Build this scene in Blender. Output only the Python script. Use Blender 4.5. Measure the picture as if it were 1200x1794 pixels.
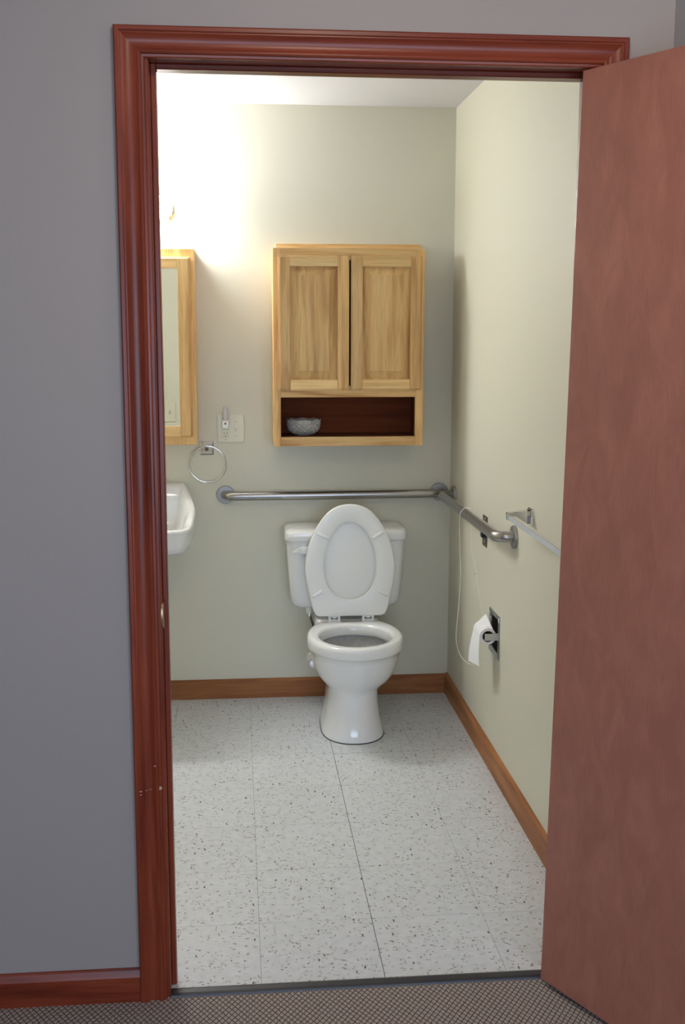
import bpy, bmesh, math, random
from mathutils import Vector, Matrix
random.seed(7)
R_ = math.radians
for o in list(bpy.data.objects): bpy.data.objects.remove(o, do_unlink=True)
S = bpy.context.scene
COL = S.collection

# ------------------------------------------------------------------ camera
FPX, YAW, PITCH, ROLL = 1994.7, 0.0936, 0.1598, 0.0017
CAM = Vector((0.2431, -2.5353, 1.582))
Fw = Vector((math.sin(YAW)*math.cos(PITCH), math.cos(YAW)*math.cos(PITCH), -math.sin(PITCH)))
Rt = Vector((math.cos(YAW), -math.sin(YAW), 0)); Up = Rt.cross(Fw)
R2 = Rt*math.cos(ROLL) + Up*math.sin(ROLL); U2 = R2.cross(Fw)
cd = bpy.data.cameras.new('camera'); cam = bpy.data.objects.new('camera', cd); COL.objects.link(cam)
cd.sensor_fit = 'HORIZONTAL'; cd.sensor_width = 36; cd.lens = FPX/1200*36; cd.clip_start = .05
M = Matrix((R2, U2, -Fw)).transposed().to_4x4(); M.translation = CAM
cam.matrix_world = M; S.camera = cam

# ------------------------------------------------------------------ view and world
S.view_settings.view_transform = 'Standard'; S.view_settings.look = 'None'
S.view_settings.gamma = 1; S.view_settings.use_curve_mapping = False
S.view_settings.exposure = 0.0
w = bpy.data.worlds.new('world'); S.world = w; w.use_nodes = True
w.node_tree.nodes['Background'].inputs[0].default_value = (.55, .65, .85, 1)
w.node_tree.nodes['Background'].inputs[1].default_value = .6

def area(name, loc, target, sx, sy, power, col):
    d = bpy.data.lights.new(name, 'AREA'); d.shape = 'RECTANGLE'; d.size = sx; d.size_y = sy
    d.energy = power; d.color = col
    o = bpy.data.objects.new(name, d); COL.objects.link(o); o.location = loc
    o.rotation_euler = (Vector(target)-Vector(loc)).to_track_quat('-Z', 'Y').to_euler()
    return o
# daylight through the hall window behind the camera (just outside its opening)
area('window_daylight', (.75, -4.75, 1.25), (.75, 0, 1.25), 3.1, 1.5, 104, (.58, .74, 1.0))
GLOBE = 146.0       # emission of the vanity bulbs
HALL_LAMP = 34.0    # emission of the hall ceiling lamp

# ------------------------------------------------------------------ room numbers
D, XR, XL, H = 2.239, 1.155, -.95, 2.47
T = .3048; L2X, R0Y = .2878, 1.5422
WT = .115
HZ = 2.62          # hall ceiling

# ------------------------------------------------------------------ materials
def lin(r, g, b):
    f = lambda c: (c/255/12.92) if c/255 <= .04045 else ((c/255+.055)/1.055)**2.4
    return (f(r), f(g), f(b), 1)
def newmat(name):
    m = bpy.data.materials.new(name); m.use_nodes = True
    return m, m.node_tree, m.node_tree.nodes['Principled BSDF']
def N(nt, t, **k):
    n = nt.nodes.new(t)
    for a, v in k.items(): setattr(n, a, v)
    return n
def ramp(nt, stops, interp='LINEAR'):
    n = N(nt, 'ShaderNodeValToRGB'); n.color_ramp.interpolation = interp
    e = n.color_ramp.elements
    while len(e) < len(stops): e.new(.5)
    for x, (p, c) in zip(e, stops): x.position = p; x.color = c
    return n
def simple(name, col, rough=.5, metal=0, spec=.5, bump=0, bscale=200, coat=0, noise=None):
    m, nt, b = newmat(name)
    b.inputs['Base Color'].default_value = col; b.inputs['Roughness'].default_value = rough
    b.inputs['Metallic'].default_value = metal; b.inputs['Specular IOR Level'].default_value = spec
    b.inputs['Coat Weight'].default_value = coat
    tc = N(nt, 'ShaderNodeTexCoord')
    if bump:
        n = N(nt, 'ShaderNodeTexNoise'); n.inputs['Scale'].default_value = bscale; n.inputs['Detail'].default_value = 3
        nt.links.new(tc.outputs['Object'], n.inputs['Vector'])
        bp = N(nt, 'ShaderNodeBump'); bp.inputs['Strength'].default_value = bump; bp.inputs['Distance'].default_value = .001
        nt.links.new(n.outputs['Fac'], bp.inputs['Height']); nt.links.new(bp.outputs[0], b.inputs['Normal'])
    if noise:
        sc, c2 = noise
        n = N(nt, 'ShaderNodeTexNoise'); n.inputs['Scale'].default_value = sc; n.inputs['Detail'].default_value = 4
        nt.links.new(tc.outputs['Object'], n.inputs['Vector'])
        r = ramp(nt, [(.35, col), (.65, c2)]); nt.links.new(n.outputs['Fac'], r.inputs[0])
        nt.links.new(r.outputs[0], b.inputs['Base Color'])
    return m
def wood(name, axis, dark, mid, light, rough=.5, coat=.0, scale=1.0, fine=1.0, seed=0.0, var=.12):
    """grain runs along axis (0,1,2)"""
    m, nt, b = newmat(name)
    tc = N(nt, 'ShaderNodeTexCoord'); oi = N(nt, 'ShaderNodeObjectInfo')
    off = N(nt, 'ShaderNodeVectorMath', operation='MULTIPLY_ADD')
    cx = N(nt, 'ShaderNodeCombineXYZ')
    for i in range(3): nt.links.new(oi.outputs['Random'], cx.inputs[i])
    nt.links.new(cx.outputs[0], off.inputs[0]); off.inputs[1].default_value = (3.7, 5.1, 4.3)
    nt.links.new(tc.outputs['Object'], off.inputs[2])
    def mapped(sa, sc):
        mp = N(nt, 'ShaderNodeMapping'); s = [sc*scale]*3; s[axis] = sa*scale
        mp.inputs['Scale'].default_value = s; mp.inputs['Location'].default_value = (seed, seed*1.7, seed*.6)
        nt.links.new(off.outputs[0], mp.inputs['Vector']); return mp
    n1 = N(nt, 'ShaderNodeTexNoise'); n1.inputs['Scale'].default_value = 1; n1.inputs['Detail'].default_value = 5; n1.inputs['Distortion'].default_value = .9
    nt.links.new(mapped(1.6, 22).outputs[0], n1.inputs['Vector'])
    n2 = N(nt, 'ShaderNodeTexNoise'); n2.inputs['Scale'].default_value = 1; n2.inputs['Detail'].default_value = 4
    nt.links.new(mapped(9, 260).outputs[0], n2.inputs['Vector'])
    r = ramp(nt, [(.28, dark), (.5, mid), (.72, light)]); nt.links.new(n1.outputs['Fac'], r.inputs[0])
    r2 = ramp(nt, [(.3, (.62, .58, .52, 1)), (.5, (1, 1, 1, 1))]); nt.links.new(n2.outputs['Fac'], r2.inputs[0])
    mx = N(nt, 'ShaderNodeMix', data_type='RGBA', blend_type='MULTIPLY'); mx.inputs[0].default_value = .55*fine
    nt.links.new(r.outputs[0], mx.inputs[6]); nt.links.new(r2.outputs[0], mx.inputs[7])
    hv = N(nt, 'ShaderNodeHueSaturation')
    ma = N(nt, 'ShaderNodeMath', operation='MULTIPLY_ADD'); ma.inputs[1].default_value = var*2; ma.inputs[2].default_value = 1-var
    nt.links.new(oi.outputs['Random'], ma.inputs[0]); nt.links.new(ma.outputs[0], hv.inputs['Value'])
    nt.links.new(mx.outputs[2], hv.inputs['Color']); nt.links.new(hv.outputs[0], b.inputs['Base Color'])
    b.inputs['Roughness'].default_value = rough; b.inputs['Specular IOR Level'].default_value = .3; b.inputs['Coat Weight'].default_value = coat; b.inputs['Coat Roughness'].default_value = .25
    bp = N(nt, 'ShaderNodeBump'); bp.inputs['Strength'].default_value = .12; bp.inputs['Distance'].default_value = .0006
    nt.links.new(n2.outputs['Fac'], bp.inputs['Height']); nt.links.new(bp.outputs[0], b.inputs['Normal'])
    return m

M_SAGE = simple('sage_paint', lin(216, 213, 195), .55, bump=.25, bscale=260)
M_HALL = simple('hall_paint', lin(160, 151, 144), .6, bump=.25, bscale=260)
M_CEIL = simple('ceiling_paint', lin(212, 212, 214), .8, bump=.2, bscale=150)
M_PORC = simple('porcelain', lin(236, 236, 234), .12, spec=.6, coat=.4)
M_INNER = simple('greyer_porcelain', lin(196, 197, 198), .3, noise=(60, lin(180, 181, 183)))  # mottled grey for the bowl's inner wall below the rim
M_PLAST = simple('white_plastic', lin(238, 238, 234), .28)
M_IVORY = simple('ivory_plastic', lin(222, 218, 196), .35)
M_CHROME = simple('chrome', (.78, .79, .81, 1), .06, 1)
M_STEEL = simple('brushed_steel', (.40, .39, .38, 1), .28, 1, bump=.1, bscale=500)
M_FLANGE = simple('matte_steel', (.36, .35, .34, 1), .48, 1, bump=.1, bscale=500)
M_ARM = simple('satin_metal', (.55, .55, .53, 1), .4, .8)
M_DARKMET = simple('bronzed_steel', (.16, .14, .12, 1), .35, 1)
M_BLACK = simple('black', (.01, .01, .012, 1), .4)
M_PAPER = simple('tissue', lin(245, 245, 247), .9, bump=.3, bscale=300)
M_CORD = simple('cord', lin(228, 224, 205), .8)
M_RUBBER = simple('threshold_metal', (.03, .028, .034, 1), .38, .1)
M_BRASS = simple('aged_brass', (.42, .30, .17, 1), .35, .9)
M_MIRROR = simple('mirror', (.88, .9, .88, 1), .01, 1)
M_CAULK = simple('dark_caulk', lin(70, 64, 58), .8)
OD, OM, OL = lin(178, 130, 76), lin(220, 178, 118), lin(230, 194, 136)
M_OAK = [wood('oak_grain_%s' % 'xyz'[i], i, OD, OM, OL) for i in range(3)]
M_OAKL = [wood('pale_oak_grain_%s' % 'xyz'[i], i, lin(206, 164, 106), lin(228, 190, 130), lin(238, 206, 148)) for i in range(3)]
M_SHELF = wood('dark_shelf_wood', 0, lin(78, 34, 14), lin(96, 44, 18), lin(112, 56, 26), rough=.85, coat=0)
CD, CM, CL = lin(92, 34, 18), lin(124, 52, 30), lin(142, 66, 42)
M_CHERRY = [wood('cherry_grain_%s' % 'xyz'[i], i, CD, CM, CL, rough=.34, coat=.12, var=.04) for i in range(3)]
M_BASE = [wood('baseboard_grain_%s' % 'xyz'[i], i, lin(128, 78, 44), lin(160, 104, 62), lin(180, 126, 80), var=.05) for i in range(3)]

def door_mat():
    m, nt, b = newmat('cherry_veneer')
    tc = N(nt, 'ShaderNodeTexCoord')
    def mp(s, loc=(0, 0, 0)):
        q = N(nt, 'ShaderNodeMapping'); q.inputs['Scale'].default_value = s; q.inputs['Location'].default_value = loc
        nt.links.new(tc.outputs['Object'], q.inputs['Vector']); return q
    a = N(nt, 'ShaderNodeTexNoise'); a.inputs['Scale'].default_value = 1; a.inputs['Detail'].default_value = 5; a.inputs['Distortion'].default_value = 1.2
    nt.links.new(mp((16, 16, 7)).outputs[0], a.inputs['Vector'])
    f = N(nt, 'ShaderNodeTexNoise'); f.inputs['Scale'].default_value = 1; f.inputs['Detail'].default_value = 3
    nt.links.new(mp((420, 420, 26)).outputs[0], f.inputs['Vector'])
    r = ramp(nt, [(.3, lin(162, 104, 86)), (.5, lin(171, 111, 92)), (.7, lin(180, 119, 98))]); nt.links.new(a.outputs['Fac'], r.inputs[0])
    r2 = ramp(nt, [(.36, (.7, .64, .6, 1)), (.52, (1, 1, 1, 1))]); nt.links.new(f.outputs['Fac'], r2.inputs[0])
    mx = N(nt, 'ShaderNodeMix', data_type='RGBA', blend_type='MULTIPLY'); mx.inputs[0].default_value = .25
    nt.links.new(r.outputs[0], mx.inputs[6]); nt.links.new(r2.outputs[0], mx.inputs[7])
    # small dark knots
    v = N(nt, 'ShaderNodeTexVoronoi'); v.inputs['Scale'].default_value = 1; nt.links.new(mp((3.2, 3.2, 1.9), (.3, .2, .15)).outputs[0], v.inputs['Vector'])
    rk = ramp(nt, [(.0, (.3, .2, .16, 1)), (.022, (1, 1, 1, 1))]); nt.links.new(v.outputs['Distance'], rk.inputs[0])
    m2 = N(nt, 'ShaderNodeMix', data_type='RGBA', blend_type='MULTIPLY'); m2.inputs[0].default_value = .8
    nt.links.new(mx.outputs[2], m2.inputs[6]); nt.links.new(rk.outputs[0], m2.inputs[7])
    nt.links.new(m2.outputs[2], b.inputs['Base Color'])
    b.inputs['Roughness'].default_value = .42; b.inputs['Coat Weight'].default_value = .12; b.inputs['Coat Roughness'].default_value = .35
    return m
M_DOOR = door_mat()

def tile_mat():
    m, nt, b = newmat('vinyl_tile')
    tc = N(nt, 'ShaderNodeTexCoord'); oi = N(nt, 'ShaderNodeObjectInfo')
    base = N(nt, 'ShaderNodeTexNoise'); base.inputs['Scale'].default_value = 38; base.inputs['Detail'].default_value = 5
    nt.links.new(tc.outputs['Object'], base.inputs['Vector'])
    rb = ramp(nt, [(.3, lin(204, 207, 210)), (.7, lin(216, 219, 222))]); nt.links.new(base.outputs['Fac'], rb.inputs[0])
    cur = rb.outputs[0]
    for k, (sx, sy, rot, dens, dist, colr) in enumerate([(85, 200, .9, .972, .40, lin(122, 114, 106)), (200, 90, -.9, .972, .38, lin(136, 130, 118)),
                                                (90, 160, 1.3, .93, .40, lin(176, 178, 178)), (140, 50, .2, .988, .34, lin(96, 88, 84)), (120, 95, .2, .93, .42, lin(194, 195, 194))]):
        mp = N(nt, 'ShaderNodeMapping'); mp.inputs['Scale'].default_value = (sx, sy, 1); mp.inputs['Rotation'].default_value = (0, 0, rot); mp.inputs['Location'].default_value = (k*.37, k*.71, 0)
        ns = N(nt, 'ShaderNodeTexNoise'); ns.inputs['Scale'].default_value = 90; nt.links.new(tc.outputs['Object'], ns.inputs['Vector'])
        ad = N(nt, 'ShaderNodeVectorMath', operation='MULTIPLY_ADD'); ad.inputs[1].default_value = (.008, .008, 0)
        nt.links.new(ns.outputs['Color'], ad.inputs[0]); nt.links.new(tc.outputs['Object'], ad.inputs[2])
        nt.links.new(ad.outputs[0], mp.inputs['Vector'])
        v = N(nt, 'ShaderNodeTexVoronoi'); v.inputs['Scale'].default_value = 1; v.voronoi_dimensions = '2D'; nt.links.new(mp.outputs[0], v.inputs['Vector'])
        sp = N(nt, 'ShaderNodeSeparateColor'); nt.links.new(v.outputs['Color'], sp.inputs[0])
        g = N(nt, 'ShaderNodeMath', operation='GREATER_THAN'); g.inputs[1].default_value = dens; nt.links.new(sp.outputs[0], g.inputs[0])
        l = N(nt, 'ShaderNodeMath', operation='LESS_THAN'); l.inputs[1].default_value = dist; nt.links.new(v.outputs['Distance'], l.inputs[0])
        mu = N(nt, 'ShaderNodeMath', operation='MULTIPLY'); nt.links.new(g.outputs[0], mu.inputs[0]); nt.links.new(l.outputs[0], mu.inputs[1])
        mx = N(nt, 'ShaderNodeMix', data_type='RGBA'); nt.links.new(mu.outputs[0], mx.inputs[0]); nt.links.new(cur, mx.inputs[6]); mx.inputs[7].default_value = colr
        cur = mx.outputs[2]
    hv = N(nt, 'ShaderNodeHueSaturation')
    ma = N(nt, 'ShaderNodeMath', operation='MULTIPLY_ADD'); ma.inputs[1].default_value = .03; ma.inputs[2].default_value = .985
    nt.links.new(oi.outputs['Random'], ma.inputs[0]); nt.links.new(ma.outputs[0], hv.inputs['Value'])
    nt.links.new(cur, hv.inputs['Color']); nt.links.new(hv.outputs[0], b.inputs['Base Color'])
    b.inputs['Roughness'].default_value = .42
    return m
M_TILE = tile_mat()

def carpet_mat():
    m, nt, b = newmat('loop_carpet')
    tc = N(nt, 'ShaderNodeTexCoord'); sp = N(nt, 'ShaderNodeSeparateXYZ')
    ns = N(nt, 'ShaderNodeTexNoise'); ns.inputs['Scale'].default_value = 160; nt.links.new(tc.outputs['Object'], ns.inputs['Vector'])
    ad = N(nt, 'ShaderNodeVectorMath', operation='MULTIPLY_ADD'); ad.inputs[1].default_value = (.003, .003, 0)
    nt.links.new(ns.outputs['Color'], ad.inputs[0]); nt.links.new(tc.outputs['Object'], ad.inputs[2]); nt.links.new(ad.outputs[0], sp.inputs[0])
    lines = []
    for sgn in (1, -1):
        a = N(nt, 'ShaderNodeMath', operation='MULTIPLY'); a.inputs[1].default_value = 1/.0145; nt.links.new(sp.outputs[0], a.inputs[0])
        c = N(nt, 'ShaderNodeMath', operation='MULTIPLY_ADD'); c.inputs[1].default_value = sgn/.021; nt.links.new(sp.outputs[1], c.inputs[0]); nt.links.new(a.outputs[0], c.inputs[2])
        p = N(nt, 'ShaderNodeMath', operation='PINGPONG'); p.inputs[1].default_value = .5; nt.links.new(c.outputs[0], p.inputs[0])
        lines.append(p)
    mn = N(nt, 'ShaderNodeMath', operation='MINIMUM'); nt.links.new(lines[0].outputs[0], mn.inputs[0]); nt.links.new(lines[1].outputs[0], mn.inputs[1])
    r = ramp(nt, [(.05, lin(84, 75, 72)), (.15, lin(176, 165, 156))]); nt.links.new(mn.outputs[0], r.inputs[0])
    n2 = N(nt, 'ShaderNodeTexNoise'); n2.inputs['Scale'].default_value = 420; n2.inputs['Detail'].default_value = 2; nt.links.new(tc.outputs['Object'], n2.inputs['Vector'])
    r2 = ramp(nt, [(.32, (.5, .48, .46, 1)), (.65, (1.25, 1.22, 1.2, 1))]); nt.links.new(n2.outputs['Fac'], r2.inputs[0])
    mx = N(nt, 'ShaderNodeMix', data_type='RGBA', blend_type='MULTIPLY'); mx.inputs[0].default_value = .8
    nt.links.new(r.outputs[0], mx.inputs[6]); nt.links.new(r2.outputs[0], mx.inputs[7]); nt.links.new(mx.outputs[2], b.inputs['Base Color'])
    ah = N(nt, 'ShaderNodeMath', operation='MULTIPLY_ADD'); ah.inputs[1].default_value = 2.0; nt.links.new(mn.outputs[0], ah.inputs[0]); nt.links.new(n2.outputs['Fac'], ah.inputs[2])
    bp = N(nt, 'ShaderNodeBump'); bp.inputs['Strength'].default_value = .7; bp.inputs['Distance'].default_value = .003
    nt.links.new(ah.outputs[0], bp.inputs['Height']); nt.links.new(bp.outputs[0], b.inputs['Normal'])
    b.inputs['Roughness'].default_value = 1; b.inputs['Specular IOR Level'].default_value = .1
    return m
M_CARPET = carpet_mat()
def emit(name, col, s):
    m, nt, b = newmat(name); b.inputs['Base Color'].default_value = (.9, .9, .9, 1)
    b.inputs['Emission Color'].default_value = col; b.inputs['Emission Strength'].default_value = s; b.inputs['Roughness'].default_value = .2
    return m
M_GLOBE = emit('lit_frosted_bulb', (.96, .985, 1, 1), GLOBE)
M_HLAMP = emit('lit_hall_diffuser', (1, .82, .65, 1), HALL_LAMP)
def glass(name, col, rough, ior=1.5):
    m, nt, b = newmat(name); b.inputs['Base Color'].default_value = col; b.inputs['Roughness'].default_value = rough
    b.inputs['IOR'].default_value = ior; b.inputs['Transmission Weight'].default_value = 1; return m
M_GLASS = glass('cut_glass', (.96, .96, .93, 1), .04, 1.6); M_GLASS.node_tree.nodes['Principled BSDF'].inputs['Transmission Weight'].default_value = .7
M_CLEAR = glass('ribbed_clear_plastic', (.93, .93, .94, 1), .3, 1.46); M_CLEAR.node_tree.nodes['Principled BSDF'].inputs['Transmission Weight'].default_value = .5
M_WATER = glass('water', (.9, .93, .95, 1), 0, 1.33)

# ------------------------------------------------------------------ mesh helpers (world coordinates)
def obj(name, bm, mat, parent=None, smooth=None, **props):
    bmesh.ops.recalc_face_normals(bm, faces=bm.faces)
    me = bpy.data.meshes.new(name)
    off = Vector((0, 0, 0)); p = parent
    while p is not None: off += p.location; p = p.parent
    bm.transform(Matrix.Translation(-off)); bm.to_mesh(me); bm.free()
    for mm in (mat if isinstance(mat, (list, tuple)) else [mat]): me.materials.append(mm)
    if smooth is not None:
        for f in me.polygons: f.use_smooth = True
        me.set_sharp_from_angle(angle=R_(smooth))
    o = bpy.data.objects.new(name, me); COL.objects.link(o)
    if parent: o.parent = parent
    for k, v in props.items(): o[k] = v
    return o
def root(name, loc, label, cat, group=None, kind=None):
    o = bpy.data.objects.new(name, None); COL.objects.link(o); o.location = loc
    o['label'] = label; o['category'] = cat
    if group: o['group'] = group
    if kind: o['kind'] = kind
    return o
def tag(o, label, cat, kind=None):
    o['label'] = label; o['category'] = cat
    if kind: o['kind'] = kind
    return o
def box(bm, x0, x1, y0, y1, z0, z1, bev=0, seg=1, mi=0):
    g = bmesh.ops.create_cube(bm, size=1)['verts']
    bmesh.ops.transform(bm, matrix=Matrix.Translation(((x0+x1)/2, (y0+y1)/2, (z0+z1)/2)) @ Matrix.Diagonal((abs(x1-x0), abs(y1-y0), abs(z1-z0), 1)), verts=g)
    fs = set(f for v in g for f in v.link_faces)
    for f in fs: f.material_index = mi
    if bev:
        es = list(set(e for f in fs for e in f.edges))
        bmesh.ops.bevel(bm, geom=es, offset=bev, segments=seg, profile=.5, affect='EDGES')
    return bm
def B(*a, **k): return box(bmesh.new(), *a, **k)
def loft(bm, rings, cap0=True, cap1=True, closed=False):
    vs = [[bm.verts.new(p) for p in r] for r in rings]
    n = len(rings[0])
    rg = list(range(len(vs)-1)) + ([len(vs)-1] if closed else [])
    for i in rg:
        a, b = vs[i], vs[(i+1) % len(vs)]
        for j in range(n):
            k = (j+1) % n
            bm.faces.new((a[j], a[k], b[k], b[j]))
    if not closed:
        if cap0: bm.faces.new(vs[0][::-1])
        if cap1: bm.faces.new(vs[-1])
    return bm
def frame_for(d):
    d = d.normalized(); a = Vector((0, 0, 1)) if abs(d.z) < .9 else Vector((1, 0, 0))
    u = d.cross(a).normalized(); return u, d.cross(u).normalized()
def tube(bm, pts, r, n=20, cap=True):
    pts = [Vector(p) for p in pts]; rings = []
    u = None
    for i, p in enumerate(pts):
        d = (pts[min(i+1, len(pts)-1)] - pts[max(i-1, 0)]).normalized()
        if u is None: u, v = frame_for(d)
        else:
            u = (u - d*u.dot(d)).normalized(); v = d.cross(u)
        rr = r[i] if isinstance(r, (list, tuple)) else r
        rings.append([p + u*math.cos(2*math.pi*j/n)*rr + v*math.sin(2*math.pi*j/n)*rr for j in range(n)])
    return loft(bm, rings, cap, cap)
def lathe(bm, base, axis, prof, n=32, cap0=True, cap1=True):
    """prof: list of (radius, height along axis)"""
    u, v = frame_for(Vector(axis)); a = Vector(axis).normalized(); base = Vector(base)
    rings = [[base + a*h + (u*math.cos(2*math.pi*j/n) + v*math.sin(2*math.pi*j/n))*r for j in range(n)] for r, h in prof]
    return loft(bm, rings, cap0, cap1)
def smooth_path(pts, sub=6):
    P = [Vector(p) for p in pts]; out = []
    for i in range(len(P)-1):
        p0, p1, p2, p3 = P[max(i-1, 0)], P[i], P[i+1], P[min(i+2, len(P)-1)]
        for k in range(sub):
            t = k/sub
            out.append(.5*((2*p1) + (p2-p0)*t + (2*p0-5*p1+4*p2-p3)*t*t + (3*p1-p0-3*p2+p3)*t**3))
    out.append(P[-1]); return out
def rrect(x0, x1, y0, y1, r, z, n=6):
    out = []
    for cx, cy, a0 in ((x1-r, y1-r, 0), (x0+r, y1-r, 90), (x0+r, y0+r, 180), (x1-r, y0+r, 270)):
        for k in range(n+1):
            a = R_(a0 + 90*k/n); out.append((cx + r*math.cos(a), cy + r*math.sin(a), z))
    return out

# ------------------------------------------------------------------ structure: floors
fl = obj('floor', B(XL, XR, .012, D, -.06, -.0045), M_CAULK); tag(fl, 'white speckled vinyl tile floor of the small bathroom', 'floor', 'structure')
cols = [L2X + i*T for i in range(-5, 4)]; rows = [R0Y - j*T for j in range(-3, 6)]
first = None
for ci in range(len(cols)-1):
    for ri in range(len(rows)-1):
        xa, xb = max(cols[ci], XL), min(cols[ci+1], XR); yb_, ya = min(rows[ri], D), max(rows[ri+1], .018)
        if xb-xa < .005 or yb_-ya < .005: continue
        gl = .0009 if abs(cols[ci]-(L2X+T)) < .01 else .0004
        gr = .0009 if abs(cols[ci+1]-(L2X+T)) < .01 else .0004
        if ri % 2: gy = .0006
        else: gy = .0008
        jx = random.uniform(0, .0003)
        t = obj('tile', B(xa+gl, xb-gr, ya+gy+jx, yb_-.0004, -.0044, 0), M_TILE, fl)
cf = obj('hall_floor', B(-2.0, 3.4, -4.6, .012, -.06, 0), M_CARPET)
tag(cf, 'taupe loop carpet with a dark diamond lattice in the hall', 'carpet', 'structure')
obj('hall_floor_far', B(1.205, 3.4, .012, 1.6, -.06, 0), M_CARPET, cf)

# ------------------------------------------------------------------ structure: walls and ceilings
def two_sided(bm, ysplit):
    bmesh.ops.recalc_face_normals(bm, faces=bm.faces)
    for f in bm.faces:
        if f.normal.y > .5 and f.calc_center_median().x < XR: f.material_index = 1
JX0, JX1, JZ = .070, 1.037, 2.142
bm = bmesh.new()
box(bm, -2.0, JX0-.018, 0, WT, 0, HZ); box(bm, JX1+.018, 1.205, 0, WT, 0, HZ); box(bm, JX0-.018, JX1+.018, 0, WT, JZ+.018, HZ)
two_sided(bm, 0)
tag(obj('wall_front', bm, [M_HALL, M_SAGE]), 'greige painted hall wall around the restroom doorway', 'wall', 'structure')
tag(obj('wall_back', B(XL-.1, XR+.05, D, D+.1, 0, H+.1), M_SAGE), 'sage painted bathroom wall behind the toilet', 'wall', 'structure')
tag(obj('wall_left', B(XL-.1, XL, WT, D, 0, H), M_SAGE), 'sage painted bathroom wall beyond the sink', 'wall', 'structure')
# right wall with the recess of the paper holder
HY0, HY1, HZ0, HZ1 = 1.287, 1.413, .443, .570
bm = bmesh.new()
box(bm, XR, 1.205, WT, HY0, 0, HZ); box(bm, XR, 1.205, HY1, D, 0, HZ); box(bm, XR, 1.205, HY0, HY1, 0, HZ0); box(bm, XR, 1.205, HY0, HY1, HZ1, HZ)
tag(obj('wall_right', bm, M_SAGE), 'sage painted bathroom wall carrying the grab bar and paper holder', 'wall', 'structure')
tag(obj('ceiling', B(XL, XR, WT, D, H, H+.08), M_CEIL), 'white bathroom ceiling', 'ceiling', 'structure')
tag(obj('hall_ceiling', B(-2.0, 3.4, -4.6, 1.6, HZ, HZ+.08), M_CEIL), 'white ceiling of the hall', 'ceiling', 'structure')
tag(obj('wall_hall_left', B(-2.1, -2.0, -4.6, .115, 0, HZ), M_HALL), 'greige hall side wall', 'wall', 'structure')
tag(obj('wall_hall_right', B(3.4, 3.5, -4.6, 1.6, 0, HZ), M_HALL), 'greige hall wall past the open door', 'wall', 'structure')
tag(obj('wall_hall_far', B(1.205, 3.4, .35, .45, 0, HZ), M_HALL), 'greige wall at the far end of the side passage', 'wall', 'structure')
bm = bmesh.new(); box(bm, -2.0, -.8, -4.7, -4.6, 0, HZ); box(bm, 2.3, 3.4, -4.7, -4.6, 0, HZ); box(bm, -.8, 2.30, -4.7, -4.6, 0, .5); box(bm, -.8, 2.30, -4.7, -4.6, 2.0, HZ)
tag(obj('wall_hall_back', bm, M_HALL), 'greige hall wall with the window, behind the viewer', 'wall', 'structure')
bm = bmesh.new()
for a in ((-.80, -.76, .5, 2.0), (2.26, 2.30, .5, 2.0), (-.76, 2.26, .5, .54), (-.76, 2.26, 1.96, 2.0), (.22, .26, .54, 1.96), (1.24, 1.28, .54, 1.96)):
    box(bm, a[0], a[1], -4.68, -4.62, a[2], a[3])
tag(obj('window_1', bm, M_PLAST), 'white framed hall window behind the viewer', 'window', 'structure')

# ------------------------------------------------------------------ door casing (mitred, moulded) and jamb
PROF = [(0, 0), (0, .016), (.003, .0185), (.010, .0185), (.0125, .0165), (.0150, .0165), (.018, .0145), (.024, .0115), (.031, .0098), (.038, .0102), (.0445, .0125), (.0485, .0150), (.0515, .0155), (.0545, .0140), (.0560, .0105), (.0605, .0098), (.0625, .008), (.0625, 0)]
X0c, X1c, ZTc = 0.0, 1.101, 2.203
def casing(side):
    bm = bmesh.new(); rings = []
    if side == 'L': path = [lambda d: (X0c+d, 0), lambda d: (X0c+d, ZTc-d)]
    if side == 'R': path = [lambda d: (X1c-d, 0), lambda d: (X1c-d, ZTc-d)]
    if side == 'T': path = [lambda d: (X0c+d, ZTc-d), lambda d: (X1c-d, ZTc-d)]
    for f in path: rings.append([(f(d)[0], -h, f(d)[1]) for d, h in PROF])
    return loft(bm, rings)
tag(obj('trim_1', casing('L'), M_CHERRY[2], smooth=20), 'red cherry moulded casing up the left side of the doorway', 'door casing', 'structure')
tag(obj('trim_2', casing('T'), M_CHERRY[0], smooth=20), 'red cherry moulded casing across the top of the doorway', 'door casing', 'structure')
tag(obj('trim_3', casing('R'), M_CHERRY[2], smooth=20), 'red cherry moulded casing behind the open door', 'door casing', 'structure')
jr = root('trim_4', (JX0, 0, 0), 'red cherry door jamb lining the opening', 'door jamb', kind='structure')
obj('jamb', B(JX0-.018, JX0, 0, WT, 0, JZ, bev=.0015), M_CHERRY[2], jr)
obj('jamb', B(JX1, JX1+.018, 0, WT, 0, JZ, bev=.0015), M_CHERRY[2], jr)
obj('jamb', B(JX0-.018, JX1+.018, 0, WT, JZ, JZ+.018, bev=.0015), M_CHERRY[0], jr)
obj('stop', B(JX0, JX0+.012, .050, .090, .0, JZ, bev=.002), M_CHERRY[2], jr)
obj('stop', B(JX1-.012, JX1, .050, .090, .0, JZ, bev=.002), M_CHERRY[2], jr)
obj('stop', B(JX0+.012, JX1-.012, .050, .090, JZ-.012, JZ, bev=.002), M_CHERRY[0], jr)
# oval strike plate with a lip that shows past the casing
bm = bmesh.new()
ring = lambda x, s: [(x, -.0+.014*s*math.cos(a)+.012, .937+.031*s*math.sin(a)) for a in [2*math.pi*k/24 for k in range(24)]]
loft(bm, [ring(JX0-.001, 1), ring(JX0+.003, 1), ring(JX0+.0045, .8), ring(JX0+.002, .55)])
obj('strike_plate', bm, M_BRASS, jr, smooth=40, label='aged brass oval strike plate')
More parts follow.
